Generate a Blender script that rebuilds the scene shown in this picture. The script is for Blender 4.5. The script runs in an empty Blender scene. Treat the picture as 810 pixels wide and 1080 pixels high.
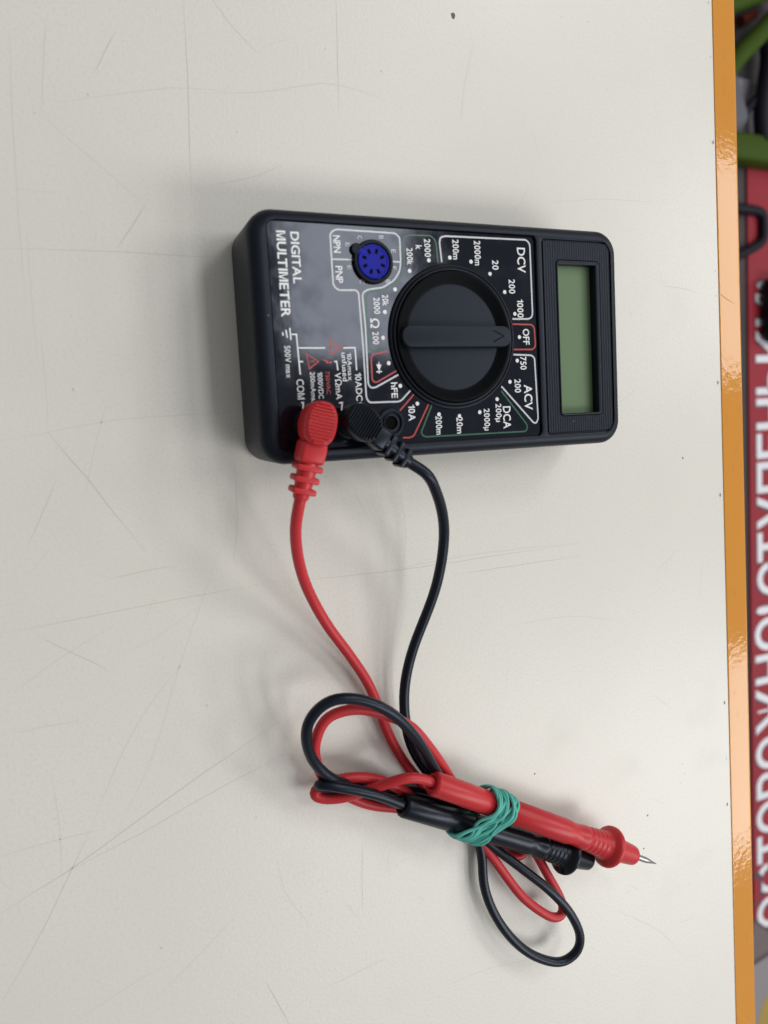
import bpy, bmesh, math, random
from mathutils import Vector, Matrix

S = 0.001                       # everything below is modelled in millimetres above the table top
SC = bpy.context.scene
COL = SC.collection
random.seed(4)

# ------------------------------------------------------------------ camera
cam_d = bpy.data.cameras.new('camera')
cam = bpy.data.objects.new('camera', cam_d)
COL.objects.link(cam)
cam.matrix_world = Matrix(((0.90662716, 0.0899463, -0.41223399, -67.83143713 * S),
                           (-0.05406444, 0.99372476, 0.09791908, -60.39711482 * S),
                           (0.41845458, -0.0664889, 0.90580075, 240.4316298 * S),
                           (0, 0, 0, 1)))
cam_d.sensor_fit = 'VERTICAL'
cam_d.sensor_height = 36.0
cam_d.lens = 28.0
cam_d.clip_start = 0.01
cam_d.clip_end = 50
cam_d.dof.use_dof = True
cam_d.dof.focus_distance = 0.285
cam_d.dof.aperture_fstop = 13.0
SC.camera = cam

# ------------------------------------------------------------------ world and lamps
W = bpy.data.worlds.new('World')
SC.world = W
W.use_nodes = True
nt = W.node_tree
bg = nt.nodes['Background']
tc = nt.nodes.new('ShaderNodeTexCoord')
sep = nt.nodes.new('ShaderNodeSeparateXYZ')
mr = nt.nodes.new('ShaderNodeMapRange')
mr.inputs['From Min'].default_value = -0.8
mr.inputs['From Max'].default_value = 0.9
cr = nt.nodes.new('ShaderNodeMix'); cr.data_type = 'RGBA'
cr.inputs['A'].default_value = (0.36, 0.36, 0.36, 1)      # the dim side of the room, behind the photographer
cr.inputs['B'].default_value = (0.66, 0.67, 0.68, 1)      # the brighter far side
nt.links.new(tc.outputs['Generated'], sep.inputs[0])
nt.links.new(sep.outputs['X'], mr.inputs['Value'])
nt.links.new(mr.outputs['Result'], cr.inputs['Factor'])
nt.links.new(cr.outputs['Result'], bg.inputs['Color'])
bg.inputs['Strength'].default_value = 0.60

def ceiling_or_fill_lamp(x0, x1, y0, y1, radiance):  # builds both the ceiling panels and the added fill lamps
    d = bpy.data.lights.new('ceiling_or_fill_lamp', 'AREA')
    d.shape = 'RECTANGLE'
    d.size = x1 - x0
    d.size_y = y1 - y0
    d.energy = radiance * math.pi * d.size * d.size_y
    d.color = (1.0, 0.99, 0.97)
    o = bpy.data.objects.new('ceiling_or_fill_lamp', d)
    COL.objects.link(o)
    o.location = ((x0 + x1) / 2, (y0 + y1) / 2, 1.82)
    return o

L0 = 4.6
ceiling_or_fill_lamp(0.615, 0.97, 0.155, 0.90, L0 * 1.4)
ceiling_or_fill_lamp(0.61, 0.96, -1.72, -0.92, L0 * 1.6)
ceiling_or_fill_lamp(1.15, 1.75, 1.10, 1.90, L0 * 2.0)  # added unseen lamp, deepens the shadows cast towards the camera side
ceiling_or_fill_lamp(1.15, 1.75, -1.72, -0.92, L0 * 2.0)  # second added lamp, kept out of the faceplate's reflections
ceiling_or_fill_lamp(1.90, 2.60, 0.08, 0.82, L0 * 2.0)
ceiling_or_fill_lamp(1.90, 2.60, -1.70, -0.92, L0 * 2.0)
ceiling_or_fill_lamp(3.20, 3.90, 0.08, 0.82, L0 * 2.0)  # added unseen lamp, raises the brightness from the far side
ceiling_or_fill_lamp(3.20, 3.90, -1.70, -0.92, L0 * 2.0)  # likewise an added lamp, extra light from beyond the reflected panels

SC.view_settings.view_transform = 'Standard'
SC.view_settings.look = 'None'
SC.view_settings.exposure = 0.12
SC.view_settings.gamma = 1.0
SC.render.engine = 'CYCLES'
SC.cycles.use_denoising = True
SC.cycles.max_bounces = 8

# ------------------------------------------------------------------ materials
def mat(name, col, rough=0.5, **kw):
    m = bpy.data.materials.new(name)
    m.use_nodes = True
    b = m.node_tree.nodes['Principled BSDF']
    b.inputs['Base Color'].default_value = (*col, 1)
    b.inputs['Roughness'].default_value = rough
    for k, v in kw.items():
        b.inputs[k.replace('_', ' ')].default_value = v
    return m

def bump(m, scale, strength, dist=0.0002, detail=2.0, chain=None):
    n = m.node_tree
    t = n.nodes.new('ShaderNodeTexCoord')
    x = n.nodes.new('ShaderNodeTexNoise')
    x.inputs['Scale'].default_value = scale
    x.inputs['Detail'].default_value = detail
    bp = n.nodes.new('ShaderNodeBump')
    bp.inputs['Strength'].default_value = strength
    bp.inputs['Distance'].default_value = dist
    n.links.new(t.outputs['Object'], x.inputs['Vector'])
    n.links.new(x.outputs['Fac'], bp.inputs['Height'])
    b = n.nodes['Principled BSDF']
    old = b.inputs['Normal'].links
    if old:
        n.links.new(old[0].from_socket, bp.inputs['Normal'])
    n.links.new(bp.outputs['Normal'], b.inputs['Normal'])
    return m

def vary(m, scale, c2, lo=0.35, hi=0.65, detail=3.0, rough2=None):
    """Blotches of a second colour (wear, dirt, pigment grain)."""
    n = m.node_tree
    b = n.nodes['Principled BSDF']
    t = n.nodes.new('ShaderNodeTexCoord')
    x = n.nodes.new('ShaderNodeTexNoise')
    x.inputs['Scale'].default_value = scale
    x.inputs['Detail'].default_value = detail
    r = n.nodes.new('ShaderNodeMapRange')
    r.inputs['From Min'].default_value = lo
    r.inputs['From Max'].default_value = hi
    mx = n.nodes.new('ShaderNodeMix'); mx.data_type = 'RGBA'
    src = b.inputs['Base Color']
    if src.links:
        n.links.new(src.links[0].from_socket, mx.inputs['A'])
    else:
        mx.inputs['A'].default_value = src.default_value[:]
    mx.inputs['B'].default_value = (*c2, 1)
    n.links.new(t.outputs['Object'], x.inputs['Vector'])
    n.links.new(x.outputs['Fac'], r.inputs['Value'])
    n.links.new(r.outputs['Result'], mx.inputs['Factor'])
    n.links.new(mx.outputs['Result'], src)
    if rough2 is not None:
        rr_ = n.nodes.new('ShaderNodeMapRange')
        rr_.inputs['To Min'].default_value = b.inputs['Roughness'].default_value
        rr_.inputs['To Max'].default_value = rough2
        n.links.new(r.outputs['Result'], rr_.inputs['Value'])
        n.links.new(rr_.outputs['Result'], b.inputs['Roughness'])
    return m

M = {}
M['laminate'] = mat('pale_laminate', (0.72, 0.702, 0.643), 0.36)
vary(M['laminate'], 9, (0.685, 0.668, 0.607), 0.4, 0.65)
vary(M['laminate'], 38, (0.692, 0.677, 0.617), 0.56, 0.8, 5, 0.42)
vary(M['laminate'], 1100, (0.655, 0.64, 0.595), 0.5, 0.75, 2)
bump(M['laminate'], 850, 0.20, 0.00022, 2.0)
bump(M['laminate'], 60, 0.03, 0.0006, 1.0)
vary(M['laminate'], 2600, (0.735, 0.725, 0.68), 0.55, 0.8, 1)
M['scratch'] = mat('scratch', (0.555, 0.53, 0.47), 0.6)
M['scratch_faint'] = mat('faint_scratch', (0.645, 0.62, 0.56), 0.55)
M['grime'] = mat('grime', (0.13, 0.12, 0.11), 0.7)
M['orange'] = mat('orange_lacquer', (0.64, 0.275, 0.045), 0.075, IOR=1.32)
bump(M['orange'], 400, 0.16, 0.0003, 2.0)
bump(M['orange'], 90, 0.03, 0.0010, 1.5)
M['orange_scratch'] = mat('orange_scratch', (0.30, 0.13, 0.035), 0.5)
M['case'] = mat('black_textured_plastic', (0.0045, 0.0062, 0.0105), 0.42, IOR=1.33)
bump(M['case'], 1500, 0.35, 0.00012, 2.0)
vary(M['case'], 120, (0.0060, 0.0080, 0.0125), 0.45, 0.7)
M['bezel'] = mat('ribbed_black_plastic', (0.0055, 0.0075, 0.0125), 0.45, IOR=1.33)
n = M['bezel'].node_tree
t_ = n.nodes.new('ShaderNodeTexCoord'); w_ = n.nodes.new('ShaderNodeTexWave'); b_ = n.nodes.new('ShaderNodeBump')
w_.bands_direction = 'X'; w_.inputs['Scale'].default_value = 330; w_.inputs['Distortion'].default_value = 0.3
b_.inputs['Strength'].default_value = 0.55; b_.inputs['Distance'].default_value = 0.0002
n.links.new(t_.outputs['Object'], w_.inputs['Vector']); n.links.new(w_.outputs['Fac'], b_.inputs['Height'])
n.links.new(b_.outputs['Normal'], n.nodes['Principled BSDF'].inputs['Normal'])
M['knob'] = mat('satin_black_plastic', (0.0105, 0.0135, 0.0190), 0.55, IOR=1.33)
bump(M['knob'], 1400, 0.3, 0.0001, 2.0)
M['gloss_black'] = mat('smooth_black_plastic', (0.0026, 0.0036, 0.0065), 0.4, IOR=1.30)
M['slope_shade'] = mat('shaded_knob_plastic', (0.0016, 0.0022, 0.004), 0.6, IOR=1.18)  # knob plastic darkened: shade of the dish slopes put into the colour
M['dark_hole'] = mat('dark_hollow', (0.002, 0.002, 0.003), 0.7, IOR=1.15)
M['sticker'] = mat('glossy_black_film', (0.0028, 0.0036, 0.0075), 0.075, IOR=1.43)
M['sticker'].node_tree.nodes['Principled BSDF'].inputs['Specular Tint'].default_value = (0.86, 0.93, 1.12, 1)
bump(M['sticker'], 40, 0.15, 0.0016, 1.4)
bump(M['sticker'], 260, 0.04, 0.0003, 2.0)
vary(M['sticker'], 130, (0.0038, 0.0046, 0.0085), 0.45, 0.7, 4, 0.16)
M['white'] = mat('white_ink', (0.80, 0.81, 0.83), 0.3)
M['white_dim'] = mat('thin_white_ink', (0.60, 0.62, 0.66), 0.3)
M['red_ink'] = mat('red_ink', (0.46, 0.050, 0.048), 0.3)
M['green_ink'] = mat('green_ink', (0.020, 0.115, 0.065), 0.3)
M['blue'] = mat('blue_plastic', (0.007, 0.012, 0.32), 0.38, IOR=1.22)
M['lcd'] = mat('green_liquid_crystal_glass', (0.150, 0.222, 0.128), 0.2, IOR=1.3)
vary(M['lcd'], 60, (0.144, 0.213, 0.122), 0.4, 0.7)
M['red'] = mat('red_plastic', (0.53, 0.025, 0.031), 0.36, IOR=1.38)
bump(M['red'], 900, 0.12, 0.0001)
M['red_rubber'] = mat('red_cable_sheath', (0.51, 0.027, 0.036), 0.40, IOR=1.36)
bump(M['red_rubber'], 500, 0.1, 0.0001)
M['black'] = mat('black_plastic', (0.0045, 0.0058, 0.0092), 0.36, IOR=1.35)
bump(M['black'], 900, 0.12, 0.0001)
M['black'].node_tree.nodes['Principled BSDF'].inputs['Roughness'].default_value = 0.3
M['black_rubber'] = mat('black_cable_sheath', (0.0042, 0.0060, 0.0110), 0.33, IOR=1.36)
bump(M['black_rubber'], 500, 0.1, 0.0001)
M['steel'] = mat('bright_steel', (0.36, 0.355, 0.35), 0.30, Metallic=1.0)
M['rubber_green'] = mat('green_rubber', (0.11, 0.48, 0.41), 0.5, IOR=1.35)
bump(M['rubber_green'], 800, 0.2, 0.00015)
M['contact'] = mat('brass_contact', (0.30, 0.28, 0.25), 0.3, Metallic=1.0)

for k_ in ('case', 'bezel', 'knob', 'gloss_black', 'black', 'black_rubber'):
    M[k_].node_tree.nodes['Principled BSDF'].inputs['Specular Tint'].default_value = (0.80, 0.90, 1.10, 1)

# ------------------------------------------------------------------ mesh helpers (millimetres in, metres out)
def build(name, bm, mats, parent=None, org=(0, 0, 0), smooth=True, angle=40):
    """Link a bmesh given in world millimetres as one object; ORG is the origin of its thing."""
    if not isinstance(mats, (list, tuple)):
        mats = [mats]
    bmesh.ops.recalc_face_normals(bm, faces=bm.faces)
    for v in bm.verts:
        v.co = (v.co - Vector(org)) * S
    me = bpy.data.meshes.new(name)
    bm.to_mesh(me)
    bm.free()
    for m_ in mats:
        me.materials.append(m_)
    if smooth:
        me.polygons.foreach_set('use_smooth', [True] * len(me.polygons))
        me.set_sharp_from_angle(angle=math.radians(angle))
    o = bpy.data.objects.new(name, me)
    COL.objects.link(o)
    if parent is not None:
        o.parent = parent
    else:
        o.location = Vector(org) * S
    return o

def thing(name, label, cat, org, group=None):
    o = bpy.data.objects.new(name, None)
    o.empty_display_size = 0.01
    COL.objects.link(o)
    o.location = Vector(org) * S
    o['label'] = label
    o['category'] = cat
    if group:
        o['group'] = group
    return o

def tag(o, label, cat, group=None):
    o['label'] = label
    o['category'] = cat
    if group:
        o['group'] = group
    return o

def rr(x0, x1, y0, y1, r, z, n=8):
    """Rounded rectangle, counter-clockwise."""
    out = []
    for cx, cy, a0 in ((x1 - r, y1 - r, 0), (x0 + r, y1 - r, 90), (x0 + r, y0 + r, 180), (x1 - r, y0 + r, 270)):
        for k in range(n + 1):
            a = math.radians(a0 + 90 * k / n)
            out.append((cx + r * math.cos(a), cy + r * math.sin(a), z))
    return out

def ring(bm, pts):
    return [bm.verts.new(p) for p in pts]

def bridge(bm, a, b, mi=0, closed=True):
    n_ = len(a)
    fs = []
    for i in range(n_ if closed else n_ - 1):
        j = (i + 1) % n_
        f = bm.faces.new((a[i], a[j], b[j], b[i]))
        f.material_index = mi
        fs.append(f)
    return fs

def fill(bm, loops, mi=0):
    """Fill a flat region bounded by an outer loop and holes."""
    es = []
    for l in loops:
        for i in range(len(l)):
            a, b = l[i], l[(i + 1) % len(l)]
            e = bm.edges.get((a, b)) or bm.edges.new((a, b))
            es.append(e)
    r = bmesh.ops.triangle_fill(bm, use_beauty=True, use_dissolve=False, edges=es)
    for f in r['geom']:
        if isinstance(f, bmesh.types.BMFace):
            f.material_index = mi

def lathe(bm, cx, cy, prof, n=72, mi=0):
    """Spin (radius, z) about a vertical axis."""
    prev = None
    for r, z in prof:
        if r < 1e-4:
            cur = [bm.verts.new((cx, cy, z))]
        else:
            cur = ring(bm, [(cx + r * math.cos(2 * math.pi * k / n), cy + r * math.sin(2 * math.pi * k / n), z) for k in range(n)])
        if prev is not None:
            if len(prev) == 1 and len(cur) > 1:
                for k in range(n):
                    bm.faces.new((prev[0], cur[k], cur[(k + 1) % n])).material_index = mi
            elif len(cur) == 1 and len(prev) > 1:
                for k in range(n):
                    bm.faces.new((prev[k], prev[(k + 1) % n], cur[0])).material_index = mi
            elif len(cur) > 1:
                bridge(bm, prev, cur, mi)
        prev = cur

def frame(d):
    d = Vector(d).normalized()
    u = d.cross(Vector((0, 0, 1)))
    if u.length < 1e-3:
        u = d.cross(Vector((0, 1, 0)))
    u.normalize()
    return d, u, u.cross(d).normalized()

def spin(bm, A, B, prof, n=32, mi=0):
    """Spin (distance along A-B, radius) about the line A-B."""
    A = Vector(A)
    d, u, v = frame(Vector(B) - A)
    prev = None
    for t, r in prof:
        c = A + d * t
        if r < 1e-4:
            cur = [bm.verts.new(c)]
        else:
            cur = [bm.verts.new(c + (u * math.cos(2 * math.pi * k / n) + v * math.sin(2 * math.pi * k / n)) * r) for k in range(n)]
        if prev is not None:
            if len(prev) == 1 and len(cur) > 1:
                for k in range(n):
                    bm.faces.new((prev[0], cur[k], cur[(k + 1) % n])).material_index = mi
            elif len(cur) == 1 and len(prev) > 1:
                for k in range(n):
                    bm.faces.new((prev[k], prev[(k + 1) % n], cur[0])).material_index = mi
            elif len(cur) > 1:
                bridge(bm, prev, cur, mi)
        prev = cur

def catmull(pts, step=1.2, closed=False):
    P = [Vector(p) for p in pts]
    N = len(P)
    out = []
    segs = N if closed else N - 1
    for i in range(segs):
        if closed:
            p0, p1, p2, p3 = P[(i - 1) % N], P[i], P[(i + 1) % N], P[(i + 2) % N]
        else:
            p1, p2 = P[i], P[i + 1]
            p0 = P[i - 1] if i else p1 * 2 - p2
            p3 = P[i + 2] if i + 2 < N else p2 * 2 - p1
        # centripetal parameters keep unevenly spaced points from overshooting
        t0 = 0.0
        t1 = t0 + max((p1 - p0).length, 1e-4) ** 0.5
        t2 = t1 + max((p2 - p1).length, 1e-4) ** 0.5
        t3 = t2 + max((p3 - p2).length, 1e-4) ** 0.5
        k_ = max(2, int((p2 - p1).length / step))
        for k in range(k_):
            t = t1 + (t2 - t1) * k / k_
            a1 = p0 * ((t1 - t) / (t1 - t0)) + p1 * ((t - t0) / (t1 - t0))
            a2 = p1 * ((t2 - t) / (t2 - t1)) + p2 * ((t - t1) / (t2 - t1))
            a3 = p2 * ((t3 - t) / (t3 - t2)) + p3 * ((t - t2) / (t3 - t2))
            b1 = a1 * ((t2 - t) / (t2 - t0)) + a2 * ((t - t0) / (t2 - t0))
            b2 = a2 * ((t3 - t) / (t3 - t1)) + a3 * ((t - t1) / (t3 - t1))
            out.append(b1 * ((t2 - t) / (t2 - t1)) + b2 * ((t - t1) / (t2 - t1)))
    if not closed:
        out.append(P[-1])
    return out

def smooth_path(p, it=6):
    for _ in range(it):
        p = [p[0]] + [(p[i - 1] + p[i] * 2 + p[i + 1]) / 4 for i in range(1, len(p) - 1)] + [p[-1]]
    return p

def tube(bm, path, r, n=14, mi=0, closed=False):
    N = len(path)
    tan = []
    for i in range(N):
        a = path[(i - 1) % N] if (closed or i) else path[0]
        b = path[(i + 1) % N] if (closed or i < N - 1) else path[-1]
        tan.append((b - a).normalized())
    d, u, v = frame(tan[0])
    rings = []
    for i in range(N):
        t = tan[i]
        u = (u - t * u.dot(t)).normalized()
        v = t.cross(u)
        rings.append([bm.verts.new(path[i] + (u * math.cos(2 * math.pi * k / n) + v * math.sin(2 * math.pi * k / n)) * r) for k in range(n)])
    for i in range(N - 1):
        bridge(bm, rings[i], rings[i + 1], mi)
    if closed:
        # rotate the last ring onto the first
        best = min(range(n), key=lambda s: (rings[-1][0].co - rings[0][s].co).length)
        bridge(bm, rings[-1], [rings[0][(k + best) % n] for k in range(n)], mi)
    else:
        bm.faces.new(rings[0][::-1]).material_index = mi
        bm.faces.new(rings[-1]).material_index = mi

def rbox(bm, c, ax, ay, az, sx, sy, sz, r=0.6, mi=0, seg=2):
    """Bevelled box: centre, three unit axes, full sizes."""
    b2 = bmesh.new()
    bmesh.ops.create_cube(b2, size=1.0)
    for v in b2.verts:
        v.co = Vector((v.co.x * sx, v.co.y * sy, v.co.z * sz))
    if r:
        bmesh.ops.bevel(b2, geom=b2.edges[:] + b2.verts[:], offset=r, segments=seg, profile=0.5, affect='EDGES')
    c, ax, ay, az = Vector(c), Vector(ax), Vector(ay), Vector(az)
    mp = {}
    for v in b2.verts:
        mp[v] = bm.verts.new(c + ax * v.co.x + ay * v.co.y + az * v.co.z)
    for f in b2.faces:
        bm.faces.new([mp[v] for v in f.verts]).material_index = mi
    b2.free()

def fillet(pts, r, closed=False, n=5):
    """Round the corners of a polyline; R is a number or one per point."""
    P = [Vector((p[0], p[1])) for p in pts]
    N = len(P)
    out = []
    for i in range(N):
        if not closed and i in (0, N - 1):
            out.append(P[i]); continue
        a, b, c = P[(i - 1) % N], P[i], P[(i + 1) % N]
        u, v = (a - b), (c - b)
        k = min(r, u.length * 0.48, v.length * 0.48)
        p, q = b + u.normalized() * k, b + v.normalized() * k
        for s in range(n + 1):
            t = s / n
            out.append(p * (1 - t) ** 2 + b * 2 * t * (1 - t) + q * t * t)
    return out

def ribbon(bm, pts, w, z, mi=0, closed=False, taper=False):
    P = [Vector((p[0], p[1])) for p in pts]
    N = len(P)
    L, R_ = [], []
    for i in range(N):
        a = P[(i - 1) % N] if (closed or i) else P[i]
        c = P[(i + 1) % N] if (closed or i < N - 1) else P[i]
        d1 = (P[i] - a).normalized() if (P[i] - a).length > 1e-6 else None
        d2 = (c - P[i]).normalized() if (c - P[i]).length > 1e-6 else None
        d1 = d1 or d2; d2 = d2 or d1
        nrm = Vector((-(d1 + d2).y, (d1 + d2).x)).normalized()
        k = 1 / max(0.5, nrm.dot(Vector((-d1.y, d1.x))))
        h = w / 2 * k
        if taper:
            h *= max(0.25, min(1, 4 * min(i, N - 1 - i) / max(1, N - 1)))
        L.append(bm.verts.new((P[i].x + nrm.x * h, P[i].y + nrm.y * h, z)))
        R_.append(bm.verts.new((P[i].x - nrm.x * h, P[i].y - nrm.y * h, z)))
    for i in range(N if closed else N - 1):
        j = (i + 1) % N
        bm.faces.new((R_[i], R_[j], L[j], L[i])).material_index = mi

def disc(bm, x, y, r, z, mi=0, n=18, sx=1.0):
    bm.faces.new([bm.verts.new((x + r * sx * math.cos(2 * math.pi * k / n), y + r * math.sin(2 * math.pi * k / n), z)) for k in range(n)]).material_index = mi

def poly(bm, pts, z, mi=0):
    bm.faces.new([bm.verts.new((p[0], p[1], z)) for p in pts]).material_index = mi

KERN = {'TA': -0.10, 'LT': -0.13, 'AC': -0.04, 'CV': -0.05, 'VA': -0.13, 'AL': 0.0, 'CA': -0.03, '\u0421\u0422': -0.05, '\u0422\u041e': -0.04}
GLY = {}
def glyph(ch, bold):
    """Flat outline of one character: vertices, faces, width."""
    key = (ch, bold)
    if key in GLY:
        return GLY[key]
    if ch in '1M':
        h, t = 0.70, 0.10 + bold * 1.6
        if ch == '1':
            w = 0.30
            P_ = [(w, 0), (w, h), (w - t * 0.75, h), (w * 0.55, 0.88 * h), (0, 0.79 * h), (0, 0.64 * h), (w - t - 0.01, 0.755 * h), (w - t, 0)]
            vs, fs = P_, [list(range(len(P_)))]
        else:
            w = 0.66
            m = w / 2
            vs = [(0, 0), (t, 0), (t, h), (0, h), (w - t, 0), (w, 0), (w, h), (w - t, h),
                  (t * 1.25, h), (m - t * 0.48, 0), (m + t * 0.48, 0), (w - t * 1.25, h), (m, 0.26 * h)]
            fs = [[0, 1, 2, 3], [4, 5, 6, 7], [2, 9, 12, 8], [9, 10, 12], [10, 7, 11, 12]]
    else:
        cu = bpy.data.curves.new('lettering', 'FONT')
        cu.body = ch
        cu.size = 1.0
        cu.offset = bold
        cu.resolution_u = 3
        to = bpy.data.objects.new('lettering', cu)
        COL.objects.link(to)
        bpy.context.view_layer.update()
        dg = bpy.context.evaluated_depsgraph_get()
        me = bpy.data.meshes.new_from_object(to.evaluated_get(dg))
        x0 = min(v.co.x for v in me.vertices)
        vs = [(v.co.x - x0, v.co.y) for v in me.vertices]
        fs = [list(p.vertices) for p in me.polygons]
        w = max(v[0] for v in vs)
        COL.objects.unlink(to)
        bpy.data.objects.remove(to)
        bpy.data.curves.remove(cu)
        bpy.data.meshes.remove(me)
    GLY[key] = (vs, fs, w)
    return GLY[key]

def text(bm, body, x, y, length, height, z, rot=-90.0, bold=0.012, mi=0):
    """Lettering fitted to a box of LENGTH x HEIGHT mm about (x, y), laid flat at Z."""
    pen, V, F = 0.0, [], []
    for ci, ch in enumerate(body):
        if ch == ' ':
            pen += 0.22
            continue
        vs, fs, w = glyph(ch, bold)
        o = len(V)
        V += [(pen + p[0], p[1]) for p in vs]
        F += [[o + i for i in f] for f in fs]
        pen += w + 0.075 + KERN.get(body[ci:ci + 2], 0.0)
    x0, x1 = min(v[0] for v in V), max(v[0] for v in V)
    y0, y1 = min(v[1] for v in V), max(v[1] for v in V)
    a = math.radians(rot)
    ca, sa = math.cos(a), math.sin(a)
    vv = []
    for vx, vy in V:
        px = ((vx - x0) / (x1 - x0) - 0.5) * length
        py = ((vy - y0) / (y1 - y0) - 0.5) * height
        vv.append(bm.verts.new((x + px * ca - py * sa, y + px * sa + py * ca, z)))
    for f in F:
        try:
            bm.faces.new([vv[i] for i in f]).material_index = mi
        except ValueError:
            pass

# ------------------------------------------------------------------ floor and table
bm = bmesh.new()
v = [bm.verts.new(p) for p in ((-3000, -4000, -750), (5000, -4000, -750), (5000, 4000, -750), (-3000, 4000, -750))]
bm.faces.new(v)
M['floor'] = mat('brown_grey_floor', (0.065, 0.052, 0.054), 0.6, IOR=1.25)
vary(M['floor'], 6, (0.05, 0.045, 0.047), 0.4, 0.6)
fl_ = build('floor', bm, M['floor'], smooth=False)
fl_['kind'] = 'structure'

PHI = math.atan(0.0153)                                   # the table's far edge is not quite parallel with the meter
TORG = (195.3, -30.0, 0.0)
table = thing('work_table', 'pale grey scratched laminate table top with an orange lacquered edge, under the multimeter', 'table', TORG)
def tl(x, y, z=0.0):
    """Table edge frame (x past the edge, y along it) to world millimetres."""
    return (TORG[0] + x * math.cos(PHI) - y * math.sin(PHI), TORG[1] + x * math.sin(PHI) + y * math.cos(PHI), z)

bm = bmesh.new()
top = ring(bm, [tl(-0.15, -900), tl(-0.15, 900), tl(-800, 900), tl(-800, -900)])
bot = ring(bm, [tl(-0.15, -900, -28), tl(-0.15, 900, -28), tl(-800, 900, -28), tl(-800, -900, -28)])
bm.faces.new(top); bm.faces.new(bot[::-1]); bridge(bm, bot, top)
SCR = [   # long dark scratches in the laminate: points, width
    ([(-12.71,67.39), (-12.94,50.55), (-13.38,41.34), (-13.96,26.78), (-14.60,11.52)], 0.42),
    ([(-32.20,54.65), (-35.71,48.64), (-39.24,42.17)], 0.40),
    ([(-28.04,8.21), (-32.49,1.64), (-36.86,-4.33)], 0.42),
    ([(34.71,75.35), (34.17,57.08), (33.41,40.27)], 0.34),
    ([(-66.79,-5.69), (-52.63,-5.30), (-40.25,-5.26), (-5.21,-5.66)], 0.30),
    ([(-59.41,-54.77), (-53.97,-63.00), (-48.38,-71.45), (-36.33,-90.82)], 0.48),
    ([(-66.88,-111.60), (-57.49,-118.34), (-48.48,-124.95)], 0.40),
    ([(-77.47,-109.40), (-59.16,-108.41), (-40.89,-107.17), (-0.54,-105.03)], 0.30),
    ([(-0.54,-105.03), (40.40,-106.42), (121.24,-105.46)], 0.30),
    ([(66.43,-110.62), (91.25,-110.57), (121.95,-110.24)], 0.34),
    ([(-84.84,-189.50), (-74.66,-185.00), (-65.53,-181.67), (-51.86,-175.02), (-34.63,-166.41), (0.98,-149.90)], 0.46),
    ([(-65.53,-181.67), (-54.83,-178.61), (-43.74,-175.43), (-23.25,-168.61), (1.79,-161.10)], 0.32),
    ([(-85.16,-214.16), (-76.13,-201.48), (-67.27,-186.94), (-58.12,-170.71)], 0.36),
    ([(-9.79,-235.55), (-6.50,-243.37), (-2.39,-254.63)], 0.46),
    ([(26.75,-198.37), (26.03,-210.03), (25.28,-222.10)], 0.30),
    ([(-46.72,-97.69), (-37.36,-96.90), (-27.41,-96.11)], 0.34),
    ([(-58.13,-68.03), (-62.58,-76.96), (-66.98,-85.55)], 0.32),
    ([(-5.27,68.64), (1.15,61.00), (8.42,54.32)], 0.30),
    ([(-7.55,-68.82), (-8.35,-87.74), (-10.22,-96.97)], 0.26),
    ([(165.93,-9.49), (173.25,-9.66), (184.20,-11.60)], 0.34),
]
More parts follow.
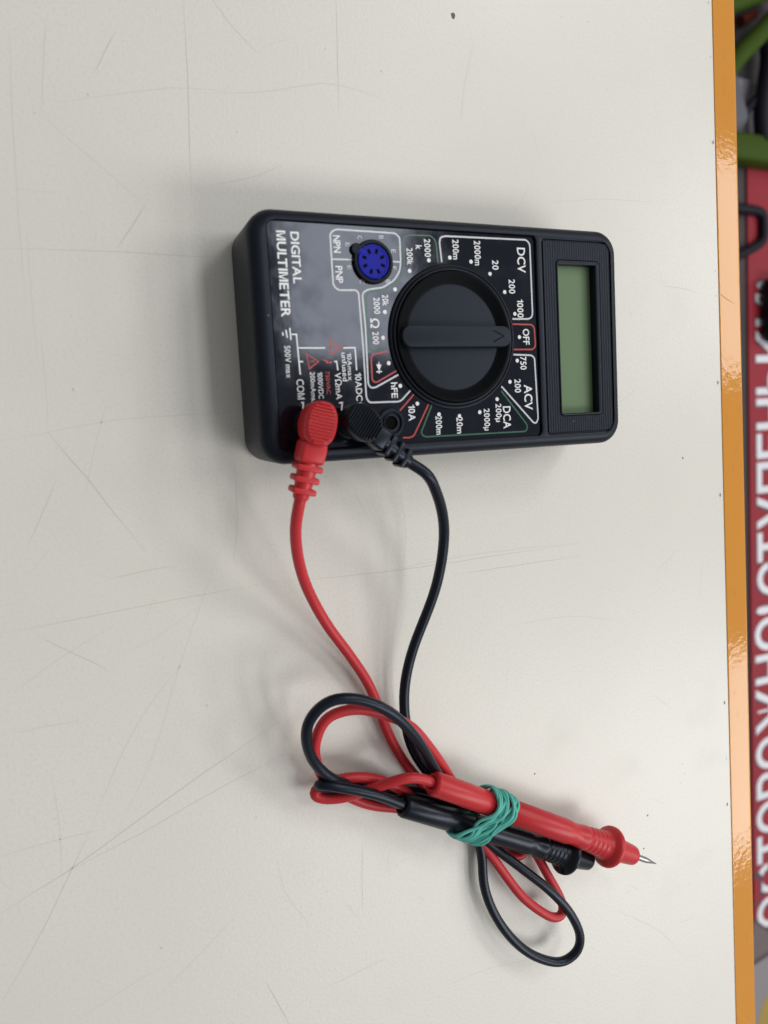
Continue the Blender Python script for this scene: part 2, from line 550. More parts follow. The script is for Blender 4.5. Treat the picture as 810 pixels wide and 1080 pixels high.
FAINT = [
    ([(-53.14,29.61), (-40.70,19.10), (-27.57,7.45)], 0.45),
    ([(-48.72,33.80), (-34.13,37.53), (-18.24,41.27), (-1.64,42.52)], 0.40),
    ([(-11.51,40.78), (13.01,44.31), (28.56,48.46), (41.31,47.78), (51.14,45.47)], 0.42),
    ([(-74.27,-126.34), (-62.60,-119.14), (-46.58,-111.70)], 0.40),
    ([(-58.12,-170.71), (-50.21,-155.28), (-40.85,-139.89), (-25.61,-123.68)], 0.45),
    ([(-51.86,-175.02), (-39.20,-153.42), (-28.64,-126.11), (-11.28,-87.44)], 0.36),
    ([(-83.26,-172.33), (-67.19,-171.43), (-54.23,-171.45)], 0.40),
    ([(-66.81,-152.81), (-66.30,-167.10), (-66.65,-182.79)], 0.36),
    ([(-43.82,-228.40), (-30.06,-219.15), (-17.33,-210.00)], 0.36),
    ([(9.99,-244.64), (21.48,-243.57), (33.42,-241.77)], 0.36),
    ([(-76.52,-137.87), (-66.73,-137.72), (-57.90,-137.86)], 0.44),
    ([(40.41,-106.10), (75.58,-104.63), (122.14,-105.20)], 0.42),
    ([(159.10,-120.59), (166.16,-116.82), (170.27,-113.42)], 0.40),
    ([(182.17,-135.28), (183.40,-126.72), (184.08,-118.89)], 0.34),
    ([(84.32,70.11), (79.83,54.32), (77.35,41.82)], 0.40),
    ([(-59.31,51.27), (-60.81,24.64), (-61.43,2.51), (-61.81,-22.55)], 0.5),
    ([(-50.18,55.08), (-53.31,30.32)], 0.5),
    ([(-59.77,0.12), (-60.16,-19.99), (-60.09,-35.30)], 0.4),
    ([(-58.93,-27.61), (-58.63,-40.48), (-59.41,-54.77)], 0.4),
    ([(-71.47,-56.75), (-61.88,-55.44), (-41.63,-52.38), (-7.16,-51.54)], 0.4),
    ([(47.48,-75.73), (49.30,-93.54), (46.95,-109.51)], 0.32),
    ([(105.06,17.44), (139.07,21.44), (169.62,21.44)], 0.32),
    ([(96.81,11.42), (100.24,17.12), (105.34,23.94)], 0.32),
    ([(7.39,-222.82), (-1.38,-206.86), (-3.12,-195.00)], 0.36),
    ([(-7.91,15.25), (5.29,18.75), (14.56,23.43)], 0.4),
    ([(-44.66,-120.49), (-34.89,-116.93), (-21.67,-109.61)], 0.3),
    ([(90.25,-132.48), (115.79,-132.71), (143.07,-138.61)], 0.3),
    ([(134.54,-255.99), (159.10,-274.16), (169.29,-288.17)], 0.3),
    ([(55.82,-260.39), (76.03,-260.08), (99.44,-264.32)], 0.3),
    ([(-66.93,-227.73), (-55.89,-223.38), (-41.66,-219.23)], 0.34),
    ([(-42.40,-46.17), (-47.36,-59.37), (-51.03,-72.59)], 0.34),
]
def wob(pts):
    p = [Vector((a, b, 0)) for a, b in pts]
    p = catmull(p, 6.0)
    return [(q.x + random.uniform(-0.12, 0.12), q.y + random.uniform(-0.12, 0.12)) for q in p]
for p_, w in SCR:
    ribbon(bm, wob(p_), w * 0.62, 0.012, 1, taper=True)
for k_, (p_, w) in enumerate(FAINT):
    ribbon(bm, wob(p_), w * 0.8, 0.006, 2, taper=True)
rs = random.Random(11)
for k in range(70):                                       # short hairline scuffs
    x, y = rs.uniform(-90, 190), rs.uniform(-330, 100)
    a = rs.choice((0.4, 1.3, -0.5, 2.2)) + rs.uniform(-0.4, 0.4)
    l = rs.uniform(1.5, 16)
    c_ = rs.uniform(-0.08, 0.08)
    ribbon(bm, [(x + math.cos(a + c_ * s) * l * s / 4, y + math.sin(a + c_ * s) * l * s / 4) for s in range(5)], rs.uniform(0.10, 0.24), 0.004, 2, taper=True)
SPK = [(p_, r) for p_, r in zip([(76.57,75.99), (-41.05,36.82), (174.17,-76.60), (97.77,-190.26), (151.87,-220.59), (149.49,-234.11), (-21.70,-140.45), (-41.18,-213.21), (-8.95,-179.69), (-51.79,-43.51), (120.79,82.51), (132.52,82.74), (171.25,-203.39), (172.20,-207.71), (170.02,-211.29), (122.64,-268.22), (-55.19,30.36), (0.38,31.16), (49.01,54.81), (140.38,60.23), (173.76,-256.41), (120.13,-159.26), (81.69,-141.66), (149.55,-19.83)],
        (1.15, 0.42, 0.5, 0.45, 0.45, 0.43, 0.42, 0.5, 0.35, 0.5, 0.35, 0.35, 0.35, 0.4, 0.35, 0.3, 0.3, 0.3, 0.4, 0.25, 0.3, 0.25, 0.25, 0.25))]
for (x, y), r in SPK:
    k0 = rs.random() * 6
    poly(bm, [(x + r * (0.75 + 0.35 * rs.random()) * math.cos(k0 + k * 0.785) * 0.8, y + r * (0.75 + 0.35 * rs.random()) * math.sin(k0 + k * 0.785)) for k in range(8)], 0.016, 3 if r > 0.424 and r != 0.5 or r == 0.5 and x > 150 else 1)
for k in range(30):
    x, y, r = rs.uniform(-90, 188), rs.uniform(-330, 100), rs.uniform(0.09, 0.2)
    disc(bm, x, y, r, 0.018, 3 if rs.random() < 0.12 else 1, 6)
build('table_top', bm, [M['laminate'], M['scratch'], M['scratch_faint'], M['grime']], table, TORG, smooth=False)

# orange edging: a solid lacquered strip with rounded shoulders
bm = bmesh.new()
prof = [(0.1, -0.35), (0.15, 0.02), (0.3, 0.13), (0.5, 0.15), (0.8, 0.15), (6, 0.15), (11.1, 0.15), (11.35, 0.15), (11.75, 0.08), (12.15, -0.2), (12.4, -0.8), (12.5, -2), (12.5, -28), (0.15, -28)]
ys_ = [-900 + 20 * k for k in range(91)]
prev = None
for y in ys_:
    cur = ring(bm, [tl(x, y, z) for x, z in prof])
    if prev:
        bridge(bm, prev, cur)
    prev = cur
# chips in the lacquer along the joint and hairline scratches on it
for (x, y, a, l, w) in ((0.6, 93 - 0, 0, 0, 0),):
    pass
def chip(pts, r=0.5, mi=2):
    for (x, y) in pts:
        k0 = rs.random() * 6
        poly(bm, [(x + r * 0.55 * (0.7 + 0.5 * rs.random()) * math.cos(k0 + k), y + r * 1.6 * (0.7 + 0.5 * rs.random()) * math.sin(k0 + k)) for k in range(6)], 0.175, mi)
chip([(192.97,46.98), (193.85,-47.32), (194.37,-93.12), (195.30,-181.72), (196.22,-226.92)], 0.5)
chip([(191.43,98.88), (192.05,78.98), (193.08,-2.82), (193.43,-12.51), (196.00,-206.53)], 0.25)
rs2 = random.Random(3)
for k in range(26):
    y = rs2.uniform(-330, 110)
    x = rs2.uniform(1.5, 11)
    l, a = rs2.uniform(0.8, 5), rs2.uniform(-0.9, 0.9)
    p0, p1 = tl(x, y), tl(min(10.4, max(1.3, x + l * math.sin(a))), y + l * math.cos(a))
    ribbon(bm, [p0[:2], ((p0[0] + p1[0]) / 2 + 0.1, (p0[1] + p1[1]) / 2), p1[:2]], rs2.uniform(0.08, 0.2), 0.165, 1, taper=True)
ribbon(bm, [(194.49,-10.99), (198.12,-13.16), (203.91,-15.70)], 0.3, 0.168, 1, taper=True)
build('edge_strip', bm, [M['orange'], M['orange_scratch'], M['grime']], table, TORG, angle=50)

# ------------------------------------------------------------------ multimeter
MO = (58.6, -32.2, 0.0)
ZL = 23.0                                                   # height of the printed film
meter = thing('multimeter', 'black digital multimeter with round dial and blank green display, lying on the table', 'multimeter', MO)
X0, X1, Y0, Y1 = -5.2, 122.8, -67.7, 3.3
bm = bmesh.new()
lo = []
for z, ins, r in ((0.0, 2.0, 6.0), (0.5, 1.3, 6.5), (1.6, 0.9, 7.0), (19.8, 0.0, 7.6)):
    lo.append(ring(bm, rr(X0 + ins, X1 - ins, Y0 + ins, Y1 - ins, r, z, 10)))
RF = 3.3
for k in range(1, 8):
    a = math.radians(90 * k / 7)
    i_ = RF * (1 - math.cos(a))
    lo.append(ring(bm, rr(X0 + i_, X1 - i_, Y0 + i_, Y1 - i_, 7.6 - i_ * 0.75, 20.6 + RF * math.sin(a), 10)))
for a, b in zip(lo, lo[1:]):
    bridge(bm, a, b)
bm.faces.new(lo[0][::-1])
ZT = 20.6 + RF
def pocket(x0, x1, y0, y1, r, depth, floor=True, n=6, lip=0.45):
    l0 = ring(bm, rr(x0 - lip, x1 + lip, y0 - lip, y1 + lip, r + lip, ZT, n))
    l1 = ring(bm, rr(x0 - lip * 0.3, x1 + lip * 0.3, y0 - lip * 0.3, y1 + lip * 0.3, r + lip * 0.3, ZT - lip * 0.3, n))
    l2 = ring(bm, rr(x0, x1, y0, y1, r, ZT - lip, n))
    l3 = ring(bm, rr(x0, x1, y0, y1, r, ZT - depth, n))
    bridge(bm, l0, l1); bridge(bm, l1, l2); bridge(bm, l2, l3)
    if floor:
        bm.faces.new(l3)
    return l0
h1 = pocket(0.0, 89.3, -63.9, 0.0, 1.8, 1.3)
h2 = pocket(91.6, 119.6, -63.7, -0.8, 0.9, 0.9, floor=False)
fill(bm, [lo[-1], h1, h2])
# floor of the display recess, with the opening for the window
a_ = ring(bm, rr(91.6, 119.6, -63.7, -0.8, 0.9, ZT - 0.9, 6))
b_ = ring(bm, rr(96.0, 114.0, -58.2, -7.5, 1.2, ZT - 0.9, 6))
fill(bm, [a_, b_])
bmesh.ops.remove_doubles(bm, verts=bm.verts, dist=0.004)
build('case', bm, M['case'], meter, MO, angle=35)

# ribbed plate round the display
bm = bmesh.new()
zb = ZT - 0.35
o0 = ring(bm, rr(92.05, 119.15, -63.25, -1.25, 0.8, ZT - 0.88, 6))
o1 = ring(bm, rr(92.05, 119.15, -63.25, -1.25, 0.8, zb - 0.15, 6))
o2 = ring(bm, rr(92.2, 119.0, -63.1, -1.4, 0.8, zb, 6))
i0 = ring(bm, rr(97.0, 114.8, -58.0, -7.0, 1.4, zb, 6))
bridge(bm, o0, o1); bridge(bm, o1, o2)
fill(bm, [o2, i0])
i1 = ring(bm, rr(97.0, 114.8, -58.0, -7.0, 1.4, zb - 0.5, 6))
bridge(bm, i0, i1)
plate = build('display_plate', bm, M['bezel'], meter, MO)
# raised lip round the window and the walls going down to the glass
bm = bmesh.new()
lp = []
for ins, z, r in ((0.25, zb - 0.5, 1.3), (0.25, zb + 0.15, 1.3), (0.45, zb + 0.32, 1.3), (0.75, zb + 0.36, 1.2)):
    lp.append(ring(bm, rr(97.0 + ins * 0.4, 114.8 - ins, -58.0 + ins, -7.0 - ins, r, z, 6)))
for dz, r, e in ((0.36, 0.5, -0.25), (0.2, 0.4, 0), (-3.2, 0.3, 0.0)):
    lp.append(ring(bm, rr(97.6 + e, 112.9 - e, -57.0 + e, -8.45 - e, r, zb + dz, 6)))
for a, b in zip(lp, lp[1:]):
    bridge(bm, a, b)
build('window_frame', bm, M['case'], plate, MO)
# the blank display itself
bm = bmesh.new()
bm.faces.new(ring(bm, rr(95.0, 115.5, -58.5, -7.2, 0.4, zb - 2.9, 4)))
build('display', bm, M['lcd'], meter, MO, smooth=False)

# printed film
bm = bmesh.new()
fo = rr(0.35, 88.95, -63.55, -0.35, 1.5, ZL, 6)
a = ring(bm, fo)
bm.faces.new(a)
b = ring(bm, [(p[0], p[1], ZL - 0.3) for p in fo])
bridge(bm, b, a)
film = build('faceplate', bm, M['sticker'], meter, MO, smooth=False)
film['label'] = 'glossy black printed film'

ZP = ZL + 0.02
TW = [('DIGITAL',8.30,-10.06,14.21,2.58),
    ('MULTIMETER',4.24,-14.66,23.64,2.77)]
bm = bmesh.new()
for t in TW: text(bm, *t, ZP, bold=0.020)
build('title_lettering', bm, M['white'], film, MO, smooth=False)
TR = [('NPN',20.89,-5.73,4.84,2.17),
    ('PNP',21.05,-14.25,4.79,2.18),
    ('200k',44.13,-8.24,4.94,2.10),
    ('k',47.29,-5.47,1.28,2.12),
    ('2000',50.25,-5.48,5.32,2.14),
    ('20k',35.29,-21.27,3.28,2.05),
    ('2000',32.42,-22.89,4.73,2.03),
    ('200m',60.05,-5.51,5.97,2.21),
    ('2000m',67.80,-6.26,7.50,2.27),
    ('20',74.17,-9.62,2.98,2.32),
    ('200',80.09,-16.09,4.41,2.37),
    ('1000',82.96,-22.92,5.74,2.40),
    ('DCV',84.03,-7.77,7.77,3.13),
    ('OFF',84.83,-31.85,5.01,2.50),
    ('750',83.36,-40.24,4.18,2.42),
    ('200',80.88,-47.46,4.30,2.41),
    ('ACV',84.83,-51.22,8.07,3.18),
    ('200µ',73.01,-55.79,5.78,2.64),
    ('2000µ',68.55,-57.75,6.88,2.61),
    ('DCA',76.32,-57.38,7.09,2.96),
    ('20m',58.72,-59.14,5.07,2.25),
    ('200m',51.35,-58.80,5.71,2.20),
    ('10A',42.17,-54.64,4.80,2.32),
    ('hFE',36.73,-47.65,4.62,2.08),
    ('Ω',31.50,-27.98,2.81,2.94),
    ('200',31.52,-32.27,3.65,2.03)]
bm = bmesh.new()
for t in TR: text(bm, *t, ZP, bold=0.014)
for x, y in [(50.53,-9.12), (43.83,-12.46), (38.69,-18.00), (34.97,-24.64), (33.90,-32.16), (35.32,-39.62), (38.77,-46.43), (44.23,-51.91), (57.85,-8.01), (65.34,-8.94), (72.08,-12.40), (77.28,-17.87), (80.82,-24.62), (82.23,-31.94), (81.06,-39.39), (77.99,-46.09), (72.86,-51.46), (66.21,-55.32), (58.77,-56.25), (51.53,-55.44)]:
    disc(bm, x, y, 0.62, ZP)
# diode mark
poly(bm, [(31.21,-39.90), (32.90,-40.01), (32.04,-41.92)], ZP)
ribbon(bm, [(32.11,-39.25), (32.00,-42.64)], 0.28, ZP + 0.004)
ribbon(bm, [(31.10,-42.12), (32.94,-42.04)], 0.35, ZP + 0.008)
build('scale_lettering', bm, M['white'], film, MO, smooth=False)
TD = [('E',24.24,-5.73,1.02,1.36),
    ('C',28.15,-3.51,1.05,1.38),
    ('B',35.02,-3.11,1.03,1.42),
    ('E',38.81,-6.90,0.99,1.44),
    ('E',24.46,-12.13,1.02,1.37),
    ('C',28.07,-16.05,1.06,1.39),
    ('E',38.74,-11.84,0.99,1.44),
    ('B',36.39,-15.73,1.05,1.43)]
bm = bmesh.new()
for t in TD: text(bm, *t, ZP, bold=0.0)
build('socket_lettering', bm, M['white_dim'], film, MO, smooth=False)
TT = [('10ADC',25.19,-46.37,8.17,2.00),
    ('10Amax',22.70,-40.50,7.94,1.46),
    ('unfused',21.06,-40.53,8.19,1.61),
    ('VΩmA',18.87,-46.00,7.75,2.07),
    ('500V max',4.01,-38.88,8.99,1.73),
    ('COM',7.17,-46.62,5.67,2.21),
    ('200mAmax',11.01,-46.45,9.26,1.49),
    ('1000VDC',13.29,-45.67,7.57,1.56)]
bm = bmesh.new()
for t in TT: text(bm, *t, ZP, bold=0.006)
for p_ in ([(5.13,-29.49), (5.27,-32.80)], [(3.95,-30.02), (4.22,-32.20)], [(2.94,-30.65), (3.06,-31.65)],
           [(5.26,-31.22), (6.97,-31.22), (7.36,-42.51)], [(7.39,-35.02), (15.41,-35.06)], [(7.47,-38.84), (8.46,-38.86)],
           [(20.99,-35.09), (24.69,-35.00), (24.82,-41.58)], [(17.93,-38.97), (18.67,-38.92), (18.92,-41.45)],
           [(24.77,-51.12), (25.57,-51.09), (25.39,-51.97)], [(18.64,-50.86), (19.69,-50.78), (19.30,-53.07)], [(7.09,-50.39), (7.77,-50.41), (7.51,-52.53)]):
    ribbon(bm, p_, 0.40, ZP)
build('terminal_lettering', bm, M['white'], film, MO, smooth=False)
# printed frames round the ranges: each line a piece of its own
def outline(pts, w, z, m_, label):
    b_ = bmesh.new()
    ribbon(b_, pts, w, z)
    build('range_outline', b_, m_, film, MO, smooth=False)['label'] = label
o1_ = [(42.10,-47.88), (38.50,-51.09), (28.32,-51.07), (27.42,-49.76), (27.32,-35.95), (26.81,-19.32), (26.05,-18.53), (20.41,-18.67), (19.03,-17.37), (18.96,-2.82), (20.63,-1.62), (39.73,-1.72), (41.07,-2.88), (41.01,-9.88), (40.50,-12.65), (38.56,-15.33), (34.77,-17.55), (29.68,-18.25), (27.95,-19.43), (28.41,-29.10), (28.25,-45.62), (29.01,-46.75), (30.46,-46.73), (38.33,-43.09)]
outline( fillet(o1_, 1.0), 0.50, ZP, M['white_dim'], 'white frame line')
outline( [(19.19,-10.01), (26.26,-9.92)], 0.45, ZP + 0.004, M['white_dim'], 'white frame line')
outline( [(37.70,-9.90), (40.82,-10.00)], 0.45, ZP + 0.004, M['white_dim'], 'white frame line')
outline( fillet([(54.96,-9.48), (54.46,-3.46), (54.93,-2.09), (56.50,-1.68), (86.21,-1.33), (87.50,-2.60), (87.63,-24.24), (87.35,-25.53), (86.07,-26.18), (79.84,-26.24)], 1.2), 0.52, ZP, M['white_dim'], 'white frame line')
outline( fillet([(79.69,-37.48), (86.75,-37.76), (87.82,-38.71), (88.40,-58.43), (87.56,-59.72), (86.45,-59.45), (74.66,-47.43)], 1.2), 0.52, ZP, M['white_dim'], 'white frame line')
outline( fillet([(74.52,-48.89), (83.86,-59.90), (84.01,-61.53), (83.01,-62.19), (46.21,-62.10), (44.90,-60.94), (49.32,-52.22)], 1.2), 0.46, ZP + 0.004, M['green_ink'], 'green frame line')
outline( fillet([(53.60,-9.68), (53.32,-3.94), (52.58,-2.52), (51.32,-1.83), (44.43,-1.97), (42.88,-2.51), (42.20,-3.40), (42.16,-10.66), (40.19,-15.31), (34.09,-18.55), (30.34,-18.94), (29.08,-20.22), (28.87,-29.09), (29.20,-35.13), (30.03,-36.05), (35.32,-35.44)], 1.2), 0.42, ZP + 0.004, M['green_ink'], 'green frame line')
bm = bmesh.new()
for t in [('750VAC',15.64,-44.97,6.51,1.29)]: text(bm, *t, ZP + 0.008, bold=0.004)
build('terminal_lettering', bm, M['red_ink'], film, MO, smooth=False)['label'] = 'small red voltage limit'
outline( fillet([(79.77,-27.85), (87.17,-27.98), (88.09,-28.91), (88.36,-34.82), (87.27,-35.91), (79.87,-35.86)], 1.2), 0.46, ZP + 0.008, M['red_ink'], 'red frame line')
outline( fillet([(35.53,-36.11), (30.46,-36.96), (29.67,-37.89), (29.64,-44.40), (30.33,-45.22), (31.45,-45.02), (37.76,-41.90)], 1.2), 0.46, ZP + 0.008, M['red_ink'], 'red frame line')
outline( [(43.16,-49.10), (40.64,-51.53), (38.21,-53.78)], 0.46, ZP + 0.008, M['red_ink'], 'red frame line')
outline( fillet([(48.06,-52.24), (42.52,-61.54), (41.20,-62.08), (38.76,-61.95)], 1.2), 0.46, ZP + 0.008, M['red_ink'], 'red frame line')


TRI = ([(9.58,-36.68), (10.21,-40.88), (13.10,-38.88)], [(16.84,-32.81), (17.09,-36.96), (20.37,-34.93)])
for tri in TRI:
    bm = bmesh.new()
    ribbon(bm, tri, 0.34, ZP + 0.008, closed=True)
    cx_, cy_ = sum(p[0] for p in tri) / 3, sum(p[1] for p in tri) / 3
    ribbon(bm, [(cx_ + 0.9, cy_), (cx_ - 0.35, cy_)], 0.3, ZP + 0.008)
    disc(bm, cx_ - 0.95, cy_, 0.2, ZP + 0.008, 0, 8)
    build('warning_symbol', bm, M['red_ink'], film, MO, smooth=False)['label'] = 'red warning triangle'
bm = bmesh.new()
poly(bm, [(13.82,-38.11), (15.93,-38.62), (15.55,-39.10)], ZP + 0.008)
poly(bm, [(15.58,-38.67), (16.11,-38.57), (15.88,-39.43), (15.36,-39.42)], ZP + 0.012)
poly(bm, [(15.60,-39.21), (17.33,-38.74), (17.04,-39.55)], ZP + 0.016)
build('warning_symbol', bm, M['red_ink'], film, MO, smooth=False)['label'] = 'red lightning bolt'

# transistor test socket
SX, SY = 31.75, -10.4
bm = bmesh.new()
lathe(bm, SX, SY, [(6.35, ZL), (6.3, ZL + 0.9), (6.0, ZL + 1.2), (5.4, ZL + 1.25), (5.1, ZL + 1.0), (5.05, ZL + 0.2)], 64)
lathe(bm, 26.6, -7.0, [(1.75, ZL), (1.7, ZL + 0.9), (1.45, ZL + 1.15), (0, ZL + 1.18)], 24)
sock = build('transistor_socket', bm, M['gloss_black'], meter, MO)
bm = bmesh.new()
zs = ZL + 1.15
lathe(bm, SX, SY, [(5.0, ZL), (4.98, zs - 0.2), (4.8, zs), (4.35, zs + 0.02), (4.25, zs - 0.12), (0, zs - 0.12)], 64)
lathe(bm, 27.75, -7.75, [(1.15, ZL), (1.1, zs - 0.02), (0.95, zs + 0.06), (0, zs + 0.06)], 20)
for k in range(8):
    a = math.radians(22.5 + 45 * k + 3)
    u = Vector((math.cos(a), math.sin(a), 0)); w = Vector((-u.y, u.x, 0))
    c = Vector((SX, SY, zs - 0.113)) + u * 3.05
    f = bm.faces.new([bm.verts.new(c + u * p + w * q) for p, q in ((0.72, 0.5), (-0.72, 0.42), (-0.72, -0.42), (0.72, -0.5))])
    f.material_index = 1
build('socket_insert', bm, [M['blue'], M['dark_hole']], sock, MO)['label'] = 'blue insert with eight pin holes'

# jacks
JK = [(8.8, -56.5), (21.35, -57.0), (34.9, -57.3)]
for jx, jy in JK:
    bm = bmesh.new()
    lathe(bm, jx, jy, [(4.5, ZL), (4.4, ZL + 0.4), (4.15, ZL + 0.6), (3.5, ZL + 0.6), (3.35, ZL + 0.5), (3.3, ZL + 0.05), (2.6, ZL + 0.04), (2.6, ZL + 0.5), (2.4, ZL + 0.6), (2.05, ZL + 0.6), (1.95, ZL + 0.45), (1.9, ZL + 0.06)], 48)
    jk = build('jack', bm, M['gloss_black'], meter, MO)
    bm = bmesh.new()
    lathe(bm, jx, jy, [(1.9, ZL + 0.05), (0, ZL + 0.05)], 24)
    build('jack_hole', bm, M['dark_hole'], jk, MO)

# rotary dial: collar, dished knob, pointer bar
DX, DY = 57.7, -32.1
bm = bmesh.new()
lathe(bm, DX, DY, [(22.1, ZL), (22.05, ZL + 0.5), (21.8, ZL + 0.75), (21.35, ZL + 0.8), (21.2, ZL + 0.45), (21.0, ZL + 0.45), (20.85, ZL + 1.0), (20.6, ZL + 1.2), (20.2, ZL + 1.2), (20.05, ZL + 0.9), (20.05, ZL + 0.2)], 128)
build('dial_collar', bm, M['gloss_black'], meter, MO)
bm = bmesh.new()
lathe(bm, DX, DY, [(19.95, ZL + 0.2), (19.95, ZL + 1.5), (19.7, ZL + 1.85), (19.2, ZL + 1.9), (18.8, ZL + 1.7)], 128, 1)
lathe(bm, DX, DY, [(18.8, ZL + 1.7), (17.2, ZL + 0.7), (16.1, ZL + 0.12)], 128, 1)
lathe(bm, DX, DY, [(16.1, ZL + 0.12), (16.0, ZL + 0.1), (15.9, ZL + 0.22), (15.6, ZL + 0.3), (0, ZL + 0.3)], 128, 0)
bmesh.ops.remove_doubles(bm, verts=bm.verts, dist=0.002)
dial = build('dial', bm, [M['knob'], M['slope_shade']], meter, MO, angle=30)
bm = bmesh.new()
pl = []
for ins, z in ((-0.15, ZL + 0.12), (0.0, ZL + 2.9), (0.12, ZL + 3.2), (0.45, ZL + 3.32)):
    pl.append(ring(bm, rr(DX - 18.9 + ins, DX + 19.3 - ins, DY - 3.2 + ins, DY + 3.2 - ins, 3.0 - ins, z, 10)))
for a, b in zip(pl, pl[1:]):
    bridge(bm, a, b)
bm.faces.new(pl[-1])
ptr = build('pointer', bm, M['knob'], dial, MO)
bm = bmesh.new()
ribbon(bm, [(DX + 12.6, DY + 1.75), (DX + 16.4, DY + 0.05), (DX + 12.6, DY - 1.75)], 0.38, ZL + 3.335)
build('arrow_mark', bm, M['dark_hole'], ptr, MO, smooth=False)

bm = bmesh.new()
rd_ = random.Random(9)
for x, y in [(102.34,-59.80), (-1.14,-26.15)] :
    disc(bm, x, y, 0.17, ZT + 0.01 if x < 50 else zb + 0.01, 0, 6)
for k in range(46):
    x, y = rd_.uniform(93, 119), rd_.choice((rd_.uniform(-63, -58.5), rd_.uniform(-6.5, -1.5)))
    disc(bm, x, y, rd_.uniform(0.03, 0.07), zb + 0.01, 1, 5)
for k in range(60):
    x, y = rd_.uniform(1, 88), rd_.uniform(-63, -1)
    disc(bm, x, y, rd_.uniform(0.03, 0.08), ZL + 0.045, 1, 5)
M['dust'] = mat('pale_dust', (0.34, 0.34, 0.33), 0.9)
M['dust_fine'] = mat('fine_dust', (0.06, 0.062, 0.065), 0.9)
build('dust', bm, [M['dust'], M['dust_fine']], meter, MO, smooth=False)['kind'] = 'stuff'

# ------------------------------------------------------------------ test leads
def plug(lead, org, jack, head, stem_dir, top, body_mat, name_mat, drop, stem_len, fins, hl=12.6, hw=10.2, slim=1.0):
    """Right-angle banana plug: ribbed head over the jack, stem, finned strain relief. Returns the cable exit point."""
    d = Vector((stem_dir[0], stem_dir[1], 0)).normalized()
    s = Vector((-d.y, d.x, 0))
    up = Vector((0, 0, 1))
    hc = Vector((head[0], head[1], 0))
    jc = Vector((jack[0], jack[1], 0))
    zj = ZL + 0.9
    def oval(c, l, w, z, tilt=0.0, n=40, e=2.4):
        out = []
        for k in range(n):
            a = 2 * math.pi * k / n
            ca, sa = math.cos(a), math.sin(a)
            px = math.copysign(abs(ca) ** (2 / e), ca) * l / 2
            py = math.copysign(abs(sa) ** (2 / e), sa) * w / 2
            p = c + d * px + s * py
            out.append((p.x, p.y, z + tilt * px))
        return out
    bm = bmesh.new()
    ls = [ring(bm, oval(jc, 7.4, 7.4, zj, 0, e=2)), ring(bm, oval(jc, 7.6, 7.6, zj + 2.2, 0, e=2)),
          ring(bm, oval(jc.lerp(hc, 0.5), hl * 0.86, hw * 0.9, zj + 3.4, 0)), ring(bm, oval(hc, hl * 0.97, hw * 0.97, zj + 5.5, drop * 0.3)),
          ring(bm, oval(hc, hl, hw, top - 2.2, drop)), ring(bm, oval(hc, hl * 0.99, hw * 0.99, top - 0.9, drop)),
          ring(bm, oval(hc, hl * 0.94, hw * 0.93, top - 0.3, drop)), ring(bm, oval(hc, hl * 0.88, hw * 0.86, top - 0.05, drop))]
    for a, b in zip(ls, ls[1:]):
        bridge(bm, a, b)
    bm.faces.new(ls[0][::-1]); bm.faces.new(ls[-1])
    # grip ridges across the top
    nr = 13
    for k in range(nr):
        px = (k - (nr - 1) / 2) / ((nr - 1) / 2) * hl * 0.43
        q = min(1, abs(px) / (hl * 0.46))
        wy = hw * 0.86 * (1 - q ** 2.4) ** (1 / 2.4)
        c = hc + d * px + up * (top - 0.02 + drop * px)
        rbox(bm, c, d, s, up, hl * 0.86 / nr * 0.52, wy, 1.1, 0.10, seg=1)
    pg = build('plug', bm, body_mat, lead, org, angle=35)
    # stem and strain relief
    bm = bmesh.new()
    zc = top - 5.0
    dd = (d + up * (-0.12)).normalized()
    uu = s.cross(dd) * -1
    if uu.z < 0:
        uu = -uu
    c0 = hc + up * zc + d * (hl * 0.38)
    rbox(bm, c0 + dd * (stem_len / 2), dd, s, uu, stem_len, 7.4 * slim, 7.0 * slim, 1.1, seg=3)
    build('stem', bm, body_mat, pg, org, angle=45)
    bm = bmesh.new()
    c1 = c0 + dd * (stem_len - 0.6)
    L_ = 3.25 * fins + 1.2
    spin(bm, c1, c1 + dd, [(0, 3.0 * slim), (L_ * 0.5, 2.7 * slim), (L_ - 0.5, 2.3), (L_, 2.1), (L_, 1.2)], 20)
    for k in range(fins):
        w = (7.6 - 0.35 * k) * slim
        rbox(bm, c1 + dd * (1.9 + 3.3 * k), dd, s, uu, 1.75, w, (6.2 - 0.3 * k) * slim, 0.5, seg=2)
    build('strain_relief', bm, body_mat, pg, org, angle=45)
    return c1 + dd * (L_ - 1.2), dd

RORG = (10.0, -60.0, 0.0)
red = thing('test_lead', 'red test lead with angled plug in the lower left jack and bare metal probe tip', 'test lead', RORG, 'test leads')
BORG = (22.0, -60.0, 0.0)
blk = thing('test_lead', 'black test lead with angled plug in the middle jack and capped probe end', 'test lead', BORG, 'test leads')
rx, rd = plug(red, RORG, JK[0], (8.3, -56.8), (-4.4, -17.0), ZL + 13.0, M['red'], 'red', 0.03, 6.2, 3, 12.6, 9.4)
bx, bd = plug(blk, BORG, JK[1], (21.2, -57.0), (12.0, -9.2), ZL + 12.8, M['black'], 'black', -0.06, 5.4, 3, 11.8, 9.6, 0.88)

